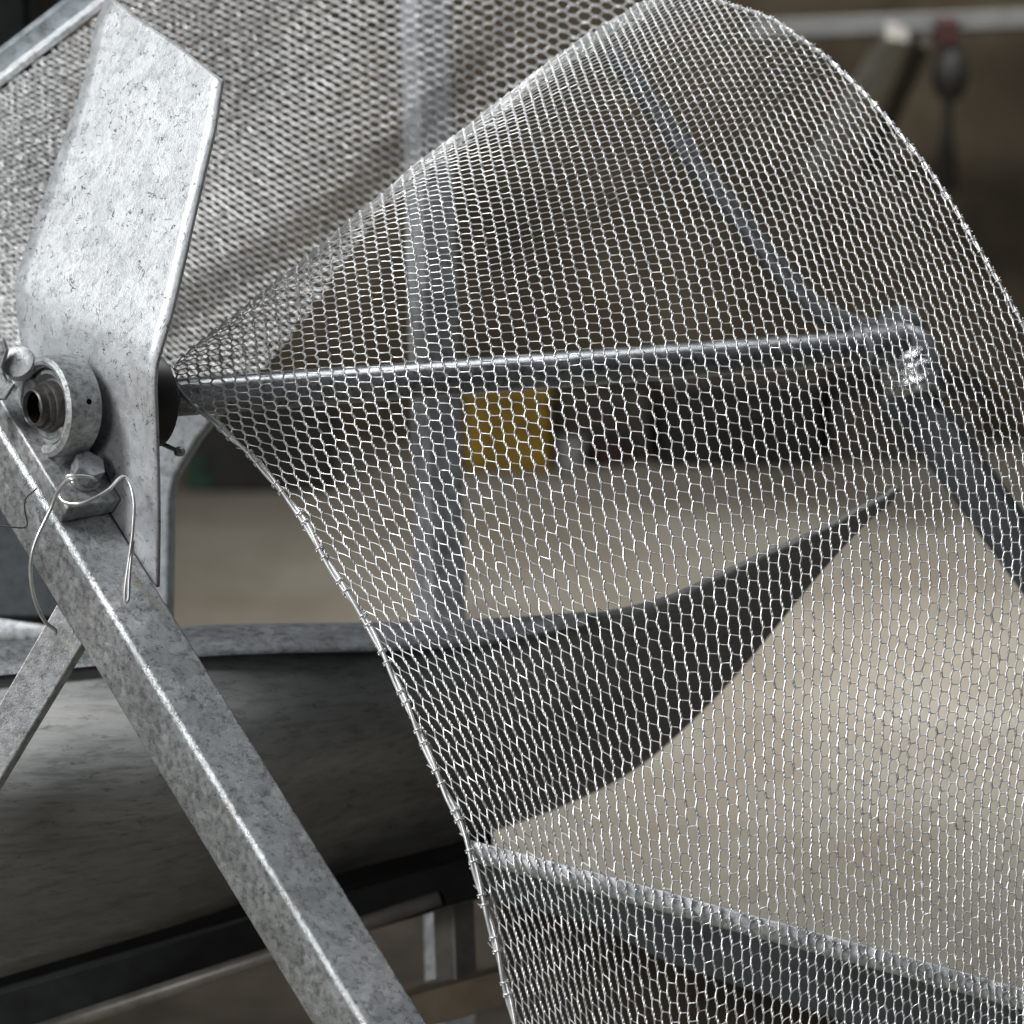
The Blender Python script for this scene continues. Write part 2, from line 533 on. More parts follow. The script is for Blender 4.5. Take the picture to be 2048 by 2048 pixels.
# dust cover behind the plate
fc = on_shaft(296)
prof = [(-0.022, 0.045), (-0.004, 0.0465), (0.004, 0.0445), (0.012, 0.034), (0.017, 0.028), (0.020, 0.017)]
o = mk('dust_cover', *lathe(fc, s, prof, 40), M_dark, o_s); smooth_sharp(o, 30)
gn = P(357, 903, 0.075)
V, F = merge(tube([P(318, 885, 0.085), P(352, 900, 0.075)], 0.0022, 8), lathe(gn - s * 0.003, s, [(0, .0012), (0, .0038), (.002, .0046), (.006, .0046), (.008, .0036), (.008, .0012), (0, .0012)], 16))
o = mk('grease_nipple', V, F, M_bolt, o_s); smooth_sharp(o, 30)

# ------------------------------------------------------------------ bent bracket plate
plo = ctr(R0) + sp * (SIDE / 2 + 0.003)       # plane hugging the tube's far side
pn = -sp
Lp = resample([(222, -8), (197, 36), (186, 90), (168, 170), (135, 265), (100, 365), (65, 465), (40, 540), (33, 580), (36, 620), (42, 665), (50, 710), (70, 800), (100, 900), (150, 1000), (240, 1100), (312, 1168)], 120)
Rp = resample([(446, 160), (430, 262), (410, 345), (390, 430), (370, 520), (345, 625), (325, 692), (314, 730), (311, 770), (314, 850), (317, 950), (318, 1050), (317, 1120), (316, 1174)], 120)
b0 = ray_plane(35, 600, plo, pn); b1 = ray_plane(314, 735, plo, pn)
bd = nrm(b1 - b0)


def rot_about(v, ax, ang):
    return np.array(Matrix.Rotation(ang, 3, Vector(ax)) @ Vector(v))


best = None
for ang in (0.5, -0.5):
    q = rot_about(pn, bd, ang)
    if best is None or np.dot(q, UP - FWD) > best[0]: best = (np.dot(q, UP - FWD), q)
pu = best[1]
NC = 15; NR = len(Lp)
V = []
for i in range(NR):
    for j in range(NC):
        f = j / (NC - 1)
        x, y = Lp[i] * (1 - f) + Rp[i] * f
        if i < 4: y += 4 * math.sin(f * 7.5) * (1 - i / 4) * f * (1 - f) * 3
        side_ = (y - (600 + (x - 35) * 135 / 279)) / 95.0
        wq = 1 / (1 + math.exp(-2.6 * side_))
        A_ = ray_plane(x, y, plo, pn); B_ = ray_plane(x, y, b0, pu)
        V.append(A_ * wq + B_ * (1 - wq))
o_pl = thing('bracket_plate', 'bright galvanised bent flat plate rising behind the bearing', 'plate', ray_plane(316, 1172, plo, pn))
o = mk('bent_plate', V, grid_faces(NR, NC), M_plate, o_pl, solid=0.0042); smooth_sharp(o, 40)
rb = P(34, 722, 0.015)
ax_ = nrm(-FWD * 0.9 - RIGHT * 0.2 + UP * 0.3)
V, F = lathe(rb - ax_ * 0.012, ax_, [(0, 0.0001), (0, 0.0152), (0.009, 0.0155), (0.0112, 0.0148), (0.0122, 0.0125), (0.0132, 0.006), (0.0134, 0.0001)], 28)
o = mk('round_bolt_head', V, F, M_brace, o_pl); smooth_sharp(o, 40)
V, F = tube([rb - ax_ * 0.012, rb - ax_ * 0.07 + s * 0.03], 0.006, 12)
mk('bolt_shank', V, F, M_dark, o_pl, smooth=True)
# bearing ear bracket at the frame edge beside it
V, F = prism([P(x, y, 0.0) for x, y in ((-60, 690), (8, 676), (16, 700), (4, 735), (14, 762), (30, 768), (10, 800), (-60, 800))], FWD * 0.010)
mk('clip_lug', V, F, M_cast, o_pl, bevel=0.0015)

# ------------------------------------------------------------------ tie wires
Z = lambda x, y, dz: P(x / 2.928, 640 + y / 2.928, dz)
w1 = [Z(325, 1835, .02), Z(322, 1815, .015), Z(260, 1760, 0), Z(205, 1640, -.03), Z(180, 1500, -.045), Z(185, 1380, -.05), Z(215, 1280, -.05),
      Z(290, 1120, -.045), Z(340, 1000, -.05), Z(400, 935, -.06), Z(440, 940, -.062), Z(430, 955, -.05), Z(395, 930, -.05), Z(395, 912, -.05), Z(450, 914, -.05), Z(530, 922, -.04), Z(560, 940, -.02)]
o = mk('tie_wire', *tube(spline(w1, 110), 0.0018, 8), M_tie, smooth=True)
tag(o, 'long bright tie wire looping from the foot bolt down to the flat brace', 'wire')
w2 = [Z(345, 1030, -.055), Z(380, 1068, -.06), Z(470, 1075, -.065), Z(560, 1040, -.06), Z(640, 990, -.045), Z(690, 935, -.03), Z(722, 918, -.02), Z(752, 945, -.02),
      Z(775, 1010, -.025), Z(785, 1100, -.03), Z(775, 1250, -.035), Z(755, 1400, -.035), Z(733, 1560, -.035), Z(731, 1630, -.035), Z(742, 1650, -.035), Z(752, 1630, -.035), Z(755, 1540, -.035), Z(764, 1420, -.035), Z(779, 1290, -.033)]
o = mk('tie_wire', *tube(spline(w2, 120), 0.0017, 8), M_tie, smooth=True)
tag(o, 'white tie wire arching over the plate edge with a hooked loop end', 'wire')
w3 = [Z(-40, 1195, -.01), Z(60, 1211, -.015), Z(140, 1216, -.015), Z(159, 1188, -.015), Z(145, 1110, -.015), Z(152, 1045, -.015), Z(200, 1000, -.015), Z(215, 985, -.01)]
o = mk('tie_wire', *tube(spline(w3, 60), 0.0007, 6), M_dark, smooth=True)
tag(o, 'thin dark kinked wire on the left face of the slanted tube', 'wire')

# ------------------------------------------------------------------ flat brace at left
bp = [(114, 1208), (165, 1287), (0, 1560), (-90, 1705), (-175, 1640), (0, 1406)]
V, F = prism([P(x, y, 0.045 + 0.02 * (y - 1200) / 400) for x, y in bp], nrm(FWD + RIGHT * 0.55) * 0.012)
o = mk('flat_brace', V, F, M_brace, bevel=0.0012)
tag(o, 'short galvanised flat brace slanting down to the left edge under the tube', 'brace')

# ------------------------------------------------------------------ trough
xs = np.array([-260, 0, 200, 370, 560, 740, 900, 1020, 1142, 1220, 1284, 1369, 1430, 1483, 1570, 1654, 1730, 1775, 1795], float)
yt = np.interp(xs, [-260, 0, 370, 560, 740, 900, 942, 1142, 1284, 1369, 1483, 1654, 1795], [1320, 1290, 1257, 1251, 1250, 1246, 1244, 1230, 1216, 1184, 1127, 1056, 974])
yb = np.interp(xs, [-260, 0, 307, 482, 640, 880, 960, 1040, 1164, 1284, 1369, 1483, 1540, 1654, 1711, 1795], [2025, 1950, 1858, 1805, 1745, 1690, 1668, 1640, 1594, 1531, 1452, 1338, 1256, 1123, 1053, 979])
zt = np.interp(xs, [-260, 400, 900, 1284, 1800], [0.30, 0.33, 0.38, 0.37, 0.35])
zb = np.interp(xs, [-260, 400, 900, 1284, 1600, 1800], [0.40, 0.45, 0.58, 0.66, 0.46, 0.352])
bu = np.interp(xs, [-260, 400, 900, 1284, 1600, 1800], [0.17, 0.17, 0.12, 0.03, 0.0, 0.0])
sx = np.linspace(-260, 1795, 90)
from_x = lambda a: np.array([np.interp(q, xs, a) for q in sx])


def smooth1(a, k=3):
    p = np.pad(a, k, mode='edge')
    ker = np.ones(2 * k + 1) / (2 * k + 1)
    r = np.convolve(p, ker, 'valid'); r[0] = a[0]; r[-1] = a[-1]
    return r


YT, YB, ZT, ZB, BU = [smooth1(from_x(a)) for a in (yt, yb, zt, zb, bu)]
NT = 26
V = []
for i in range(len(sx)):
    for j in range(NT):
        f = j / (NT - 1)
        y = YT[i] * (1 - f) + YB[i] * f
        z = ZT[i] * (1 - f) + ZB[i] * f - BU[i] * math.sin(math.pi * min(1, f * 1.02)) ** 0.8
        V.append(P(sx[i], y, z))
bot = P(300, 1858, 0.45)
o_t = thing('trough', 'dark curved sheet metal trough tapering to a point behind the net', 'trough', (bot[0], bot[1], bot[2]))
o = mk('curved_sheet', V, grid_faces(len(sx), NT), M_trough, o_t, smooth=True, solid=0.006)
nr = int(np.searchsorted(sx, 1180))
V = []
hgt = np.interp(sx, [-260, 740, 962, 1180], [66, 56, 52, 30])
for i in range(nr):
    for j, (f, pz) in enumerate(((-0.02, 0.004), (0.0, -0.016), (0.12, -0.022), (0.5, -0.024), (0.85, -0.023), (1.0, -0.017), (1.03, 0.01))):
        fr = f * hgt[i] / (YB[i] - YT[i])
        V.append(P(sx[i], YT[i] - 3 + f * hgt[i], ZT[i] + pz - BU[i] * math.sin(math.pi * max(0, fr)) ** 0.8 if fr > 0 else ZT[i] + pz))
o = mk('rolled_rim', V, grid_faces(nr, 7), M_rim, o_t); smooth_sharp(o, 60)

# stand under the trough
st = P(300, 2048, 0.5)
o_st = thing('trough_stand', 'dark steel stand of beams and a stub post below the trough', 'stand', (st[0], st[1], 0))
V, F = beam(P(-300, 2110, 0.50), P(985, 1738, 0.50), UP, 0.021, 0.03)
mk('main_beam', V, F, M_beam, o_st, bevel=0.002)
V, F = tube([P(-220, 2160, 0.44), P(540, 1911, 0.46), P(880, 1795, 0.47)], 0.0080, 14)
mk('side_bar', V, F, M_beamlight, o_st, smooth=True)
V, F = beam(P(905, 1760, 0.56), P(913, 1962, 0.56), nrm(RIGHT + FWD), 0.0155, 0.0155)
mk('stub_post', V, F, M_beamlight, o_st, bevel=0.002)
V, F = beam(P(911, 1958, 0.56), P(912, 1972, 0.56), nrm(RIGHT + FWD), 0.024, 0.024)
mk('base_plate', V, F, M_beamlight, o_st, bevel=0.001)
V, F = beam(P(700, 2052, 0.52), P(1400, 1860, 0.60), UP, 0.018, 0.028)
mk('cross_bar', V, F, M_wood, o_st, bevel=0.002)
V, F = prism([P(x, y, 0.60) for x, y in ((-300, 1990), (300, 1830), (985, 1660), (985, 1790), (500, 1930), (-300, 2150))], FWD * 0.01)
mk('gap_shade_sheet', V, F, M_recess, o_st)  # black sheet painting the deep shade in the gap under the trough
for (px, py, dz) in ((-180, 2076, 0.50), (1390, 1880, 0.60), (720, 2060, 0.53)):
    q = P(px, py, dz)
    V, F = beam(q, (q[0], q[1], 0.0), RIGHT, 0.018, 0.018)
    mk('leg', V, F, M_beam, o_st, bevel=0.002)

gz = lambda x: 0.22 + 0.1 * (x - 950) / 1000
o_g = thing('lower_guard', 'dark grey green guard with brown panel painted as shaded floor behind the net below the bright strip', 'guard', P(1500, 2300, 0.3))
V, F = prism([P(x, y, gz(x)) for x, y in ((945, 1700), (1300, 1795), (1700, 1905), (2200, 2040), (2200, 2200), (1700, 2050), (1330, 1925), (1200, 1855), (1000, 1805), (968, 1790))], nrm(FWD + UP * 0.3) * 0.012)
mk('guard_sheet', V, F, M_guard, o_g, bevel=0.002)
V, F = prism([P(x, y, gz(x) + 0.03) for x, y in ((990, 1790), (1300, 1830), (1700, 1940), (2200, 2080), (2200, 2320), (1085, 2320))], FWD * 0.015)
mk('shaded_floor_panel', V, F, M_shaded_floor, o_g, bevel=0.002)  # added panel, coloured like the floor in shade
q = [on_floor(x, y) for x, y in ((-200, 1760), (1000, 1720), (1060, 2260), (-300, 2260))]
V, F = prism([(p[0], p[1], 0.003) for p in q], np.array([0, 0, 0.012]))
o = mk('floor_shade_board', V, F, M_floor_shade, bevel=0.002)  # added thin board, its dark colour is the shade under the machine
tag(o, 'dark board painted as shade on the floor under the trough', 'board')

# ------------------------------------------------------------------ vertical post behind the net
o_p = thing('upright_post', 'pale grey vertical square post standing behind the netting', 'post', (*P(884, 1330, 0.82)[:2], 0))
ax_ = nrm(RIGHT * 0.8 - FWD * 0.6)
pt = P(846, -120, 0.82); pm = P(884, 1330, 0.82); pdn = pm + (pm - pt) * (pm[2] / (pt[2] - pm[2]))
V, F = beam(pt, pdn, nrm(RIGHT + FWD * 0.55), 0.0208, 0.0208)
mk('square_tube', V, F, M_post, o_p, bevel=0.002)
# far bracket plate
bp = [(300, 780), (470, 780), (428, 836), (392, 880), (348, 955), (339, 1000), (334, 1330), (296, 1330)]
V, F = prism([P(x, y, 0.42) for x, y in bp], nrm(FWD * .8 + RIGHT * 0.25) * 0.02)
o = mk('rear_bracket', V, F, M_post, bevel=0.003)
tag(o, 'blurred pale grey bracket plate between the bearing plate and the net edge', 'bracket')

# rail top left
o_r = thing('top_rail', 'blurred galvanised angle rail crossing the top left corner', 'rail', P(-120, 215, 0.42))
V, F = beam(P(-420, 450, 0.393), P(560, -297, 0.494), nrm(UP + RIGHT * 0.5), 0.0128, 0.010)
mk('web', V, F, M_rail, o_r, bevel=0.002)
V, F = beam(P(-420, 478, 0.378), P(560, -269, 0.479), nrm(UP + RIGHT * 0.5), 0.0035, 0.018)
mk('lip', V, F, M_strip, o_r, bevel=0.001)
ca = P(72, -60, 1.6); cb = P(-420, -60, 1.6)
o_c = thing('dark_cabinet', 'dark blurred cabinet behind the rail in the top left corner', 'cabinet', ((ca[0] + cb[0]) / 2, ca[1] + 0.15, 0))
cz = ca[2] + 0.25
EXc, EYc, EZc = np.eye(3)
V, F = box(((ca[0] + cb[0]) / 2, ca[1] + 0.15, cz / 2 + 0.02), EXc, EYc, EZc, (ca[0] - cb[0]) / 2, 0.15, cz / 2 - 0.02)
mk('body', V, F, M_beam, o_c, bevel=0.006)
V, F = box(((ca[0] + cb[0]) / 2, ca[1] - 0.006, cz / 2 + 0.03), EXc, EYc, EZc, (ca[0] - cb[0]) / 2 - 0.015, 0.005, cz / 2 - 0.05)
mk('door', V, F, M_beam, o_c, bevel=0.003)
V, F = box(((ca[0] + cb[0]) / 2, ca[1] + 0.15, 0.02), EXc, EYc, EZc, (ca[0] - cb[0]) / 2 - 0.02, 0.12, 0.02)
mk('plinth', V, F, M_recess, o_c)

# roller and panel at the far left behind the tube
o_l = thing('rear_roller', 'blurred grey roller with bright end behind the tube at left', 'roller', P(0, 1300, 0.45))
V, F = prism([P(x, y, 0.50) for x, y in ((-120, 980), (40, 1000), (130, 1120), (170, 1235), (-120, 1235))], FWD * 0.02 + RIGHT * 0.004)
mk('guard_panel', V, F, M_frame, o_l, bevel=0.003)
V, F = tube([P(-160, 1240, 0.45), P(170, 1285, 0.47)], 0.0125, 18)
mk('roller_pipe', V, F, M_strip, o_l, smooth=True)
V, F = tube([P(-160, 1352, 0.5), P(130, 1345, 0.5)], 0.009, 14)
mk('lower_bar', V, F, M_frame, o_l, smooth=True)

# ------------------------------------------------------------------ drum frame (hoop, down tube, clamp)
o_f = thing('net_hoop', 'dark curved hoop tube with a silver clamp at the shaft end inside the net', 'hoop', SH1 + np.array([0, 0, -0.03]))
hp = [P(1215, 105, 0.785), P(1255, 145, 0.780), P(1330, 245, 0.760), P(1405, 345, 0.740), P(1485, 445, 0.720), P(1565, 545, 0.700), P(1640, 622, 0.685), P(1725, 655, 0.675), P(1800, 668, 0.670)]
mk('hoop_tube', *tube(spline(hp, 60), 0.0115, 14), M_frame, o_f, smooth=True)
ep = [SH1 - s * 0.06, SH1 - s * 0.02, P(1800, 684, 0.655), P(1832, 700, 0.655), P(1846, 740, 0.650), P(1848, 790, 0.645)]
o = mk('elbow', *tube(spline(ep, 30), [0.0225] * 30, 18), M_pipe, o_f, smooth=True)
V, F = lathe(P(1800, 662, 0.662), nrm(-FWD + UP * 0.4), [(-.02, .027), (0.0, .0275), (.010, .025), (.016, .016), (.018, .0001)], 24)
o = mk('end_cap', V, F, M_frame, o_f); smooth_sharp(o, 40)
dta = P(1800, 770, 0.670); dtb = P(2150, 1245, 0.630); dtb = dtb + (dtb - dta) * (dtb[2] / (dta[2] - dtb[2]))
V, F = beam(dta, dtb, nrm(RIGHT + UP * .2 - FWD * 0.35), 0.0235, 0.018)
mk('down_tube', V, F, M_frame, o_f, bevel=0.003)
# crumpled silver clamp
cV, cF = lathe(P(1815, 735, 0.652), nrm(P(1840, 800, 0.650) - P(1805, 720, 0.652)), [(-.014, .026), (-.009, .030), (-.003, .027), (.003, .031), (.010, .0275), (.017, .030), (.026, .023)], 22)
cV = cV + rng.normal(0, 0.0016, cV.shape)
mk('foil_clamp', cV, cF, M_clamp, o_f)

# ------------------------------------------------------------------ wire net
YS = np.array([(300, 762), (335, 735), (509, 594), (678, 466), (827, 329), (954, 238), (1060, 148), (1124, 95), (1219, 42), (1350, -40), (1600, -200), (2600, -900)], float)
_g = np.arange(300, 2601, 5.0); _h = np.interp(_g, YS[:, 0], YS[:, 1])
for _ in range(3):
    _p = np.pad(_h, 12, mode='reflect', reflect_type='odd'); _h = np.convolve(_p, np.ones(25) / 25, 'valid')
y_sil = lambda x: np.interp(x, _g, _h)
y_shaft = lambda x: 816 - 0.0725 * (x - 61)
SL = np.array([(340, 760), (361, 785), (390, 813), (431, 844), (465, 878), (498, 906), (532, 945), (568, 989), (607, 1040), (639, 1098), (690, 1180), (740, 1257), (802, 1385), (859, 1514), (892, 1587), (912, 1628), (937, 1692), (962, 1785), (984, 1862), (1006, 1953), (1027, 2036), (1056, 2160), (1070, 2240)], float)
SR = np.array([(1330, -40), (1390, -14), (1448, 6), (1538, 36), (1593, 72), (1651, 114), (1709, 168), (1760, 221), (1796, 264), (1847, 326), (1897, 397), (1944, 475), (1991, 553), (2048, 652), (2140, 815)], float)
x_left = lambda y: np.interp(y, SL[:, 1], SL[:, 0])
y_right = lambda x: np.interp(x, SR[:, 0], SR[:, 1])

DZ = TPS([(340, 742, .085), (470, 700, .075), (470, 880, .055), (600, 1030, .02), (760, 1290, -.03), (900, 1600, -.085), (1010, 2000, -.11), (1040, 2200, -.12), (600, 650, .065), (1000, 720, .03),
          (1000, 950, .0), (1200, 1300, -.04), (1500, 700, .03), (2000, 750, .07), (1700, 230, .17), (1400, 20, .23), (1500, 1700, -.07), (2050, 2050, -.03),
          (2050, 1350, .02), (850, 450, .085), (1100, 300, .13), (1000, 450, .075), (1300, 350, .11), (1500, 2150, -.09), (1500, 1100, -.01)], 1e-4)
KF = TPS([(500, 650, .06), (560, 800, .2), (640, 1050, .40), (800, 1350, .42), (950, 1700, .27), (1020, 2050, .22), (1000, 300, .22), (1000, 600, .18), (1030, 850, .15), (1080, 1150, .22), (1200, 1400, .18),
          (1250, 1800, .08), (1400, 700, .2), (1400, 1000, .14), (1500, 1400, .03), (1500, 1800, .03), (1700, 300, .42), (1700, 600, .28), (1700, 900, .16), (1800, 1300, -.08), (1800, 1700, .02),
          (2000, 700, .3), (2000, 1000, .15), (2040, 1500, -.14), (2040, 2000, .02), (1500, 150, .55), (1300, 200, .45), (700, 450, .1), (2300, 600, .35), (2300, 1200, -.05)], 1e-3)
LF = TPS([(400, 740, 13), (550, 690, 15), (600, 800, 20), (640, 950, 25), (800, 1250, 32), (900, 1500, 34), (1000, 1900, 40), (1000, 600, 16.5), (1000, 720, 20), (1000, 900, 29), (1100, 1100, 38), (1300, 1150, 41),
          (1200, 1450, 38), (1400, 700, 25), (1400, 500, 18), (1700, 300, 21), (1700, 600, 27), (1700, 850, 33), (1500, 1400, 36), (1800, 1250, 33), (1850, 1450, 28), (1900, 1700, 27), (1400, 1850, 38), (1250, 1950, 41), (2000, 2000, 27), (2000, 700, 28),
          (2000, 1100, 34), (1300, 250, 14), (1150, 450, 14.5), (2300, 900, 31), (1000, 2200, 40)], 1e-3)

# column curves ------------------------------------------------------
us = []
x = 336.0
while x < 2560:
    us.append(x)
    x += np.interp(x, [336, 500, 1300, 1500, 1700, 2100, 2600], [22, 24.5, 25, 21.5, 17.5, 16, 17.5])
us = np.array(us); NCOL = len(us)
STEP = 4.0
ycols = []
# downward
xd = us.copy(); yd = y_shaft(us).copy()
down = [(xd.copy(), yd.copy())]
for k in range(int(1560 / STEP)):
    xd = xd + KF(xd, yd) * STEP; yd = yd + STEP
    down.append((xd.copy(), yd.copy()))
xu = us.copy(); yu = y_shaft(us).copy()
upw = []
for k in range(int(1500 / STEP)):
    xu = xu - np.clip(KF(xu, yu), -0.1, 0.75) * STEP; yu = yu - STEP
    upw.append((xu.copy(), yu.copy()))
full_x = np.array([q[0] for q in upw[::-1]] + [q[0] for q in down])      # (samples, cols)
full_y = np.array([q[1] for q in upw[::-1]] + [q[1] for q in down])
i_ref = len(upw)

cols = []      # per column: w (monotone), x, y, dz
for c in range(NCOL):
    X, Y = full_x[:, c], full_y[:, c]
    ys = y_sil(X)
    Rm = np.clip(0.72 * (y_shaft(X) - ys), 6, 380)
    keep = Y >= ys + Rm
    i0 = int(np.argmax(keep))
    i0 = min(i0, i_ref - 1)
    x1, y1 = X[i0:], Y[i0:]
    Lr = np.maximum(LF(x1, y1), 10)
    wv = np.concatenate([[0], np.cumsum(STEP / (0.97 * Lr[:-1]))])
    wv = wv - wv[i_ref - i0]
    z1 = DZ(x1, y1)
    # rolled-over top: same column path, foreshortened like a cylinder towards its outline
    zm = z1[0]
    Rv = float(y1[0] - y_sil(x1[0]))
    xp, yp = X[:i0][::-1], Y[:i0][::-1]              # going up from the merge line
    dd_ = yp - y_sil(xp)
    nst = int(np.argmax(dd_ <= 0)) if np.any(dd_ <= 0) else len(dd_)
    xp, yp, dd_ = xp[:nst], yp[:nst], np.clip(dd_[:nst], 0, Rv)
    dd_ = np.minimum.accumulate(dd_) if len(dd_) else dd_
    phi = np.arccos(np.clip(1 - dd_ / max(Rv, 1e-6), -1, 1))
    # behind the outline the sheet turns down again
    nb = int(np.searchsorted(-phi, -math.radians(24))) if len(phi) else 0
    xb, yb_, pb = xp[nb:][::-1], yp[nb:][::-1], -phi[nb:][::-1]
    xs_ = xp[-1] if len(xp) else x1[0]
    ph = np.concatenate([phi, pb])
    xr = np.concatenate([xp, 2 * xs_ - xb]); yt_ = np.concatenate([yp, yb_ + (y_sil(2 * xs_ - xb) - y_sil(xb))])
    arc = Rv * (math.pi / 2 - ph)
    zr = zm + Rv * 0.00045 * (1 - np.sin(ph)) * 0.8
    Lm = max(0.97 * float(Lr[0]), 10)
    wr = wv[0] - arc / Lm
    cols.append((np.concatenate([wr[::-1], wv]), np.concatenate([xr[::-1], x1]), np.concatenate([yt_[::-1], y1]), np.concatenate([zr[::-1], z1])))

SHEAR = -0.42
verts_p = {}
WMIN = min(c[0][0] for c in cols); WMAX = max(c[0][-1] for c in cols)


def node(c, wv, dxf):
    W, X, Y, Zz = cols[c]
    if wv < W[0] or wv > W[-1]: return None
    x = np.interp(wv, W, X); y = np.interp(wv, W, Y); z = np.interp(wv, W, Zz)
    pitch = (np.interp(wv, cols[c + 1][0], cols[c + 1][1]) - x) if c + 1 < NCOL else 20
    pitch = np.clip(pitch, 6, 30)
    wob = 1.3 * math.sin(y / 47 + x / 90) + 0.9 * math.sin(x / 31 - y / 73 + 1.3)
    return (x + dxf * pitch + rng.normal(0, 0.024) * pitch + wob, y + rng.normal(0, 0.45) + 0.8 * wob, z + rng.normal(0, 0.0012) + 0.0012 * math.sin(x / 58 + y / 83))


def inside(q, tol=0.0):
    x, y = q[0], q[1]
    if y > 760 and x < x_left(y) - tol: return False
    if x > 1330 and y < y_right(x) - tol: return False
    if x < 336 or x > 2140 or y > 2150 or y < -90: return False
    return True


pk, qk = {}, {}
for c in range(NCOL - 1):
    W = cols[c][0]
    base = SHEAR * c
    for j in range(int(math.floor(W[0] - base)) - 1, int(math.ceil(W[-1] - base)) + 1):
        a_ = node(c, j + base, -0.085); b_ = node(c, j + 0.5 + base, 0.10)
        if a_ is not None: pk[(c, j)] = a_
        if b_ is not None: qk[(c, j)] = b_
EA, EB, EC = [], [], []
for (c, j), q in qk.items():
    p0 = pk.get((c, j)); p1 = pk.get((c, j + 1)); p2 = pk.get((c + 1, j + 1))
    iq = inside(q)
    if p0 and (iq or inside(p0)) and inside(q, 14) and inside(p0, 14): EA.append((p0, q))
    if p1 and (iq or inside(p1)) and inside(q, 14) and inside(p1, 14): EB.append((q, p1))
    if p2 and (iq or inside(p2)) and inside(q, 14) and inside(p2, 14): EC.append((q, p2))
print('front net edges', len(EA), len(EB), len(EC))


def edges_world(E):
    a = np.array([e[0] for e in E]); b = np.array([e[1] for e in E])
    return Pn(a[:, 0], a[:, 1], a[:, 2]), Pn(b[:, 0], b[:, 1], b[:, 2])


def sweep_many(C, rad, sides):
    """C (E,K,3) polylines -> verts, quads"""
    E, K, _ = C.shape
    T = np.gradient(C, axis=1); T /= np.maximum(np.linalg.norm(T, axis=2, keepdims=True), 1e-9)
    A = np.cross(T, FWD[None, None]); A /= np.maximum(np.linalg.norm(A, axis=2, keepdims=True), 1e-6)
    B = np.cross(T, A)
    q = np.arange(sides) * 2 * math.pi / sides
    if np.isscalar(rad): rad = np.full(K, rad)
    V = C[:, :, None] + rad[None, :, None, None] * (A[:, :, None] * np.cos(q)[None, None, :, None] + B[:, :, None] * np.sin(q)[None, None, :, None])
    idx = np.arange(E * K * sides).reshape(E, K, sides)
    r = np.roll(idx, -1, axis=2)
    F = np.stack([idx[:, :-1], r[:, :-1], r[:, 1:], idx[:, 1:]], -1).reshape(-1, 4)
    return V.reshape(-1, 3), F


def curve_edge(P0, P1, K, sag, over=0.0):
    f = np.linspace(-over, 1 + over, K)
    C = P0[:, None] * (1 - f)[None, :, None] + P1[:, None] * f[None, :, None]
    L_ = np.linalg.norm(P1 - P0, axis=1)
    d = rng.normal(0, 1, (len(P0), 3)) * (L_ * sag)[:, None]
    return C + np.sin(math.pi * np.clip(f, 0, 1))[None, :, None] * d[:, None]


def twist_edge(P0, P1, K, off, turns, phase):
    f = np.linspace(-0.08, 1.08, K)
    C = P0[:, None] * (1 - f)[None, :, None] + P1[:, None] * f[None, :, None]
    T = P1 - P0; T /= np.maximum(np.linalg.norm(T, axis=1, keepdims=True), 1e-9)
    A = np.cross(T, FWD[None]); A /= np.linalg.norm(A, axis=1, keepdims=True); B = np.cross(T, A)
    an = 2 * math.pi * turns * f + phase
    return C + off * (A[:, None] * np.cos(an)[None, :, None] + B[:, None] * np.sin(an)[None, :, None])


def fast_mesh(name, chunks, mat, parent):
    V = []; F = []; nn = 0
    for v, f in chunks:
        V.append(v); F.append(f + nn); nn += len(v)
    V = np.vstack(V) - ROOT[parent]; F = np.vstack(F)
    me = bpy.data.meshes.new(name)
    me.vertices.add(len(V)); me.vertices.foreach_set('co', V.astype(np.float32).ravel())
    me.loops.add(len(F) * 4); me.loops.foreach_set('vertex_index', F.astype(np.int32).ravel())
    me.polygons.add(len(F)); me.polygons.foreach_set('loop_start', (np.arange(len(F)) * 4).astype(np.int32))
    me.polygons.foreach_set('use_smooth', np.ones(len(F), dtype=bool))
    me.update(calc_edges=True); me.validate()
    me.materials.append(mat)
    o = bpy.data.objects.new(name, me); COL.objects.link(o); o.parent = parent
    ROOT[o] = ROOT[parent]
    print(name, 'tris', len(F) * 2)
    return o


netbase = P(1040, 2150, -.12)
o_n = thing('wire_net', 'silver hexagonal wire netting fanned and curled over the shaft', 'netting', netbase)
ch = []
p0, p1 = edges_world(EA)
ch.append(sweep_many(twist_edge(p0, p1, 7, 0.00072, 1.0, 0.4), 0.00082, 5))
ch.append(sweep_many(twist_edge(p0, p1, 7, 0.00072, 1.0, 0.4 + math.pi), 0.00082, 5))
p0, p1 = edges_world(EB)
ch.append(sweep_many(curve_edge(p0, p1, 5, 0.025, 0.03), 0.00086, 5))
p0, p1 = edges_world(EC)
ch.append(sweep_many(curve_edge(p0, p1, 5, 0.03, 0.03), 0.00058, 5))
o = fast_mesh('front_netting', ch, M_wire, o_n); o['kind'] = 'stuff'

# selvage wires ------------------------------------------------------
def selvage(name, line, r, npts, phase, off):
    q = spline(line, npts)
    dz = DZ(q[:, 0], q[:, 1])
    C = Pn(q[:, 0], q[:, 1], dz - 0.002)
    T = np.gradient(C, axis=0); T /= np.linalg.norm(T, axis=1)[:, None]
    A = np.cross(T, FWD[None]); A /= np.linalg.norm(A, axis=1)[:, None]
    B = np.cross(T, A)
    an = np.arange(npts) / npts * phase
    mk(name, *tube(C + off * (A * np.cos(an)[:, None] + B * np.sin(an)[:, None]), r, 7), M_wire, o_n, smooth=True)
    mk(name, *tube(C - off * (A * np.cos(an)[:, None] + B * np.sin(an)[:, None]), r, 7), M_wire, o_n, smooth=True)
    return C


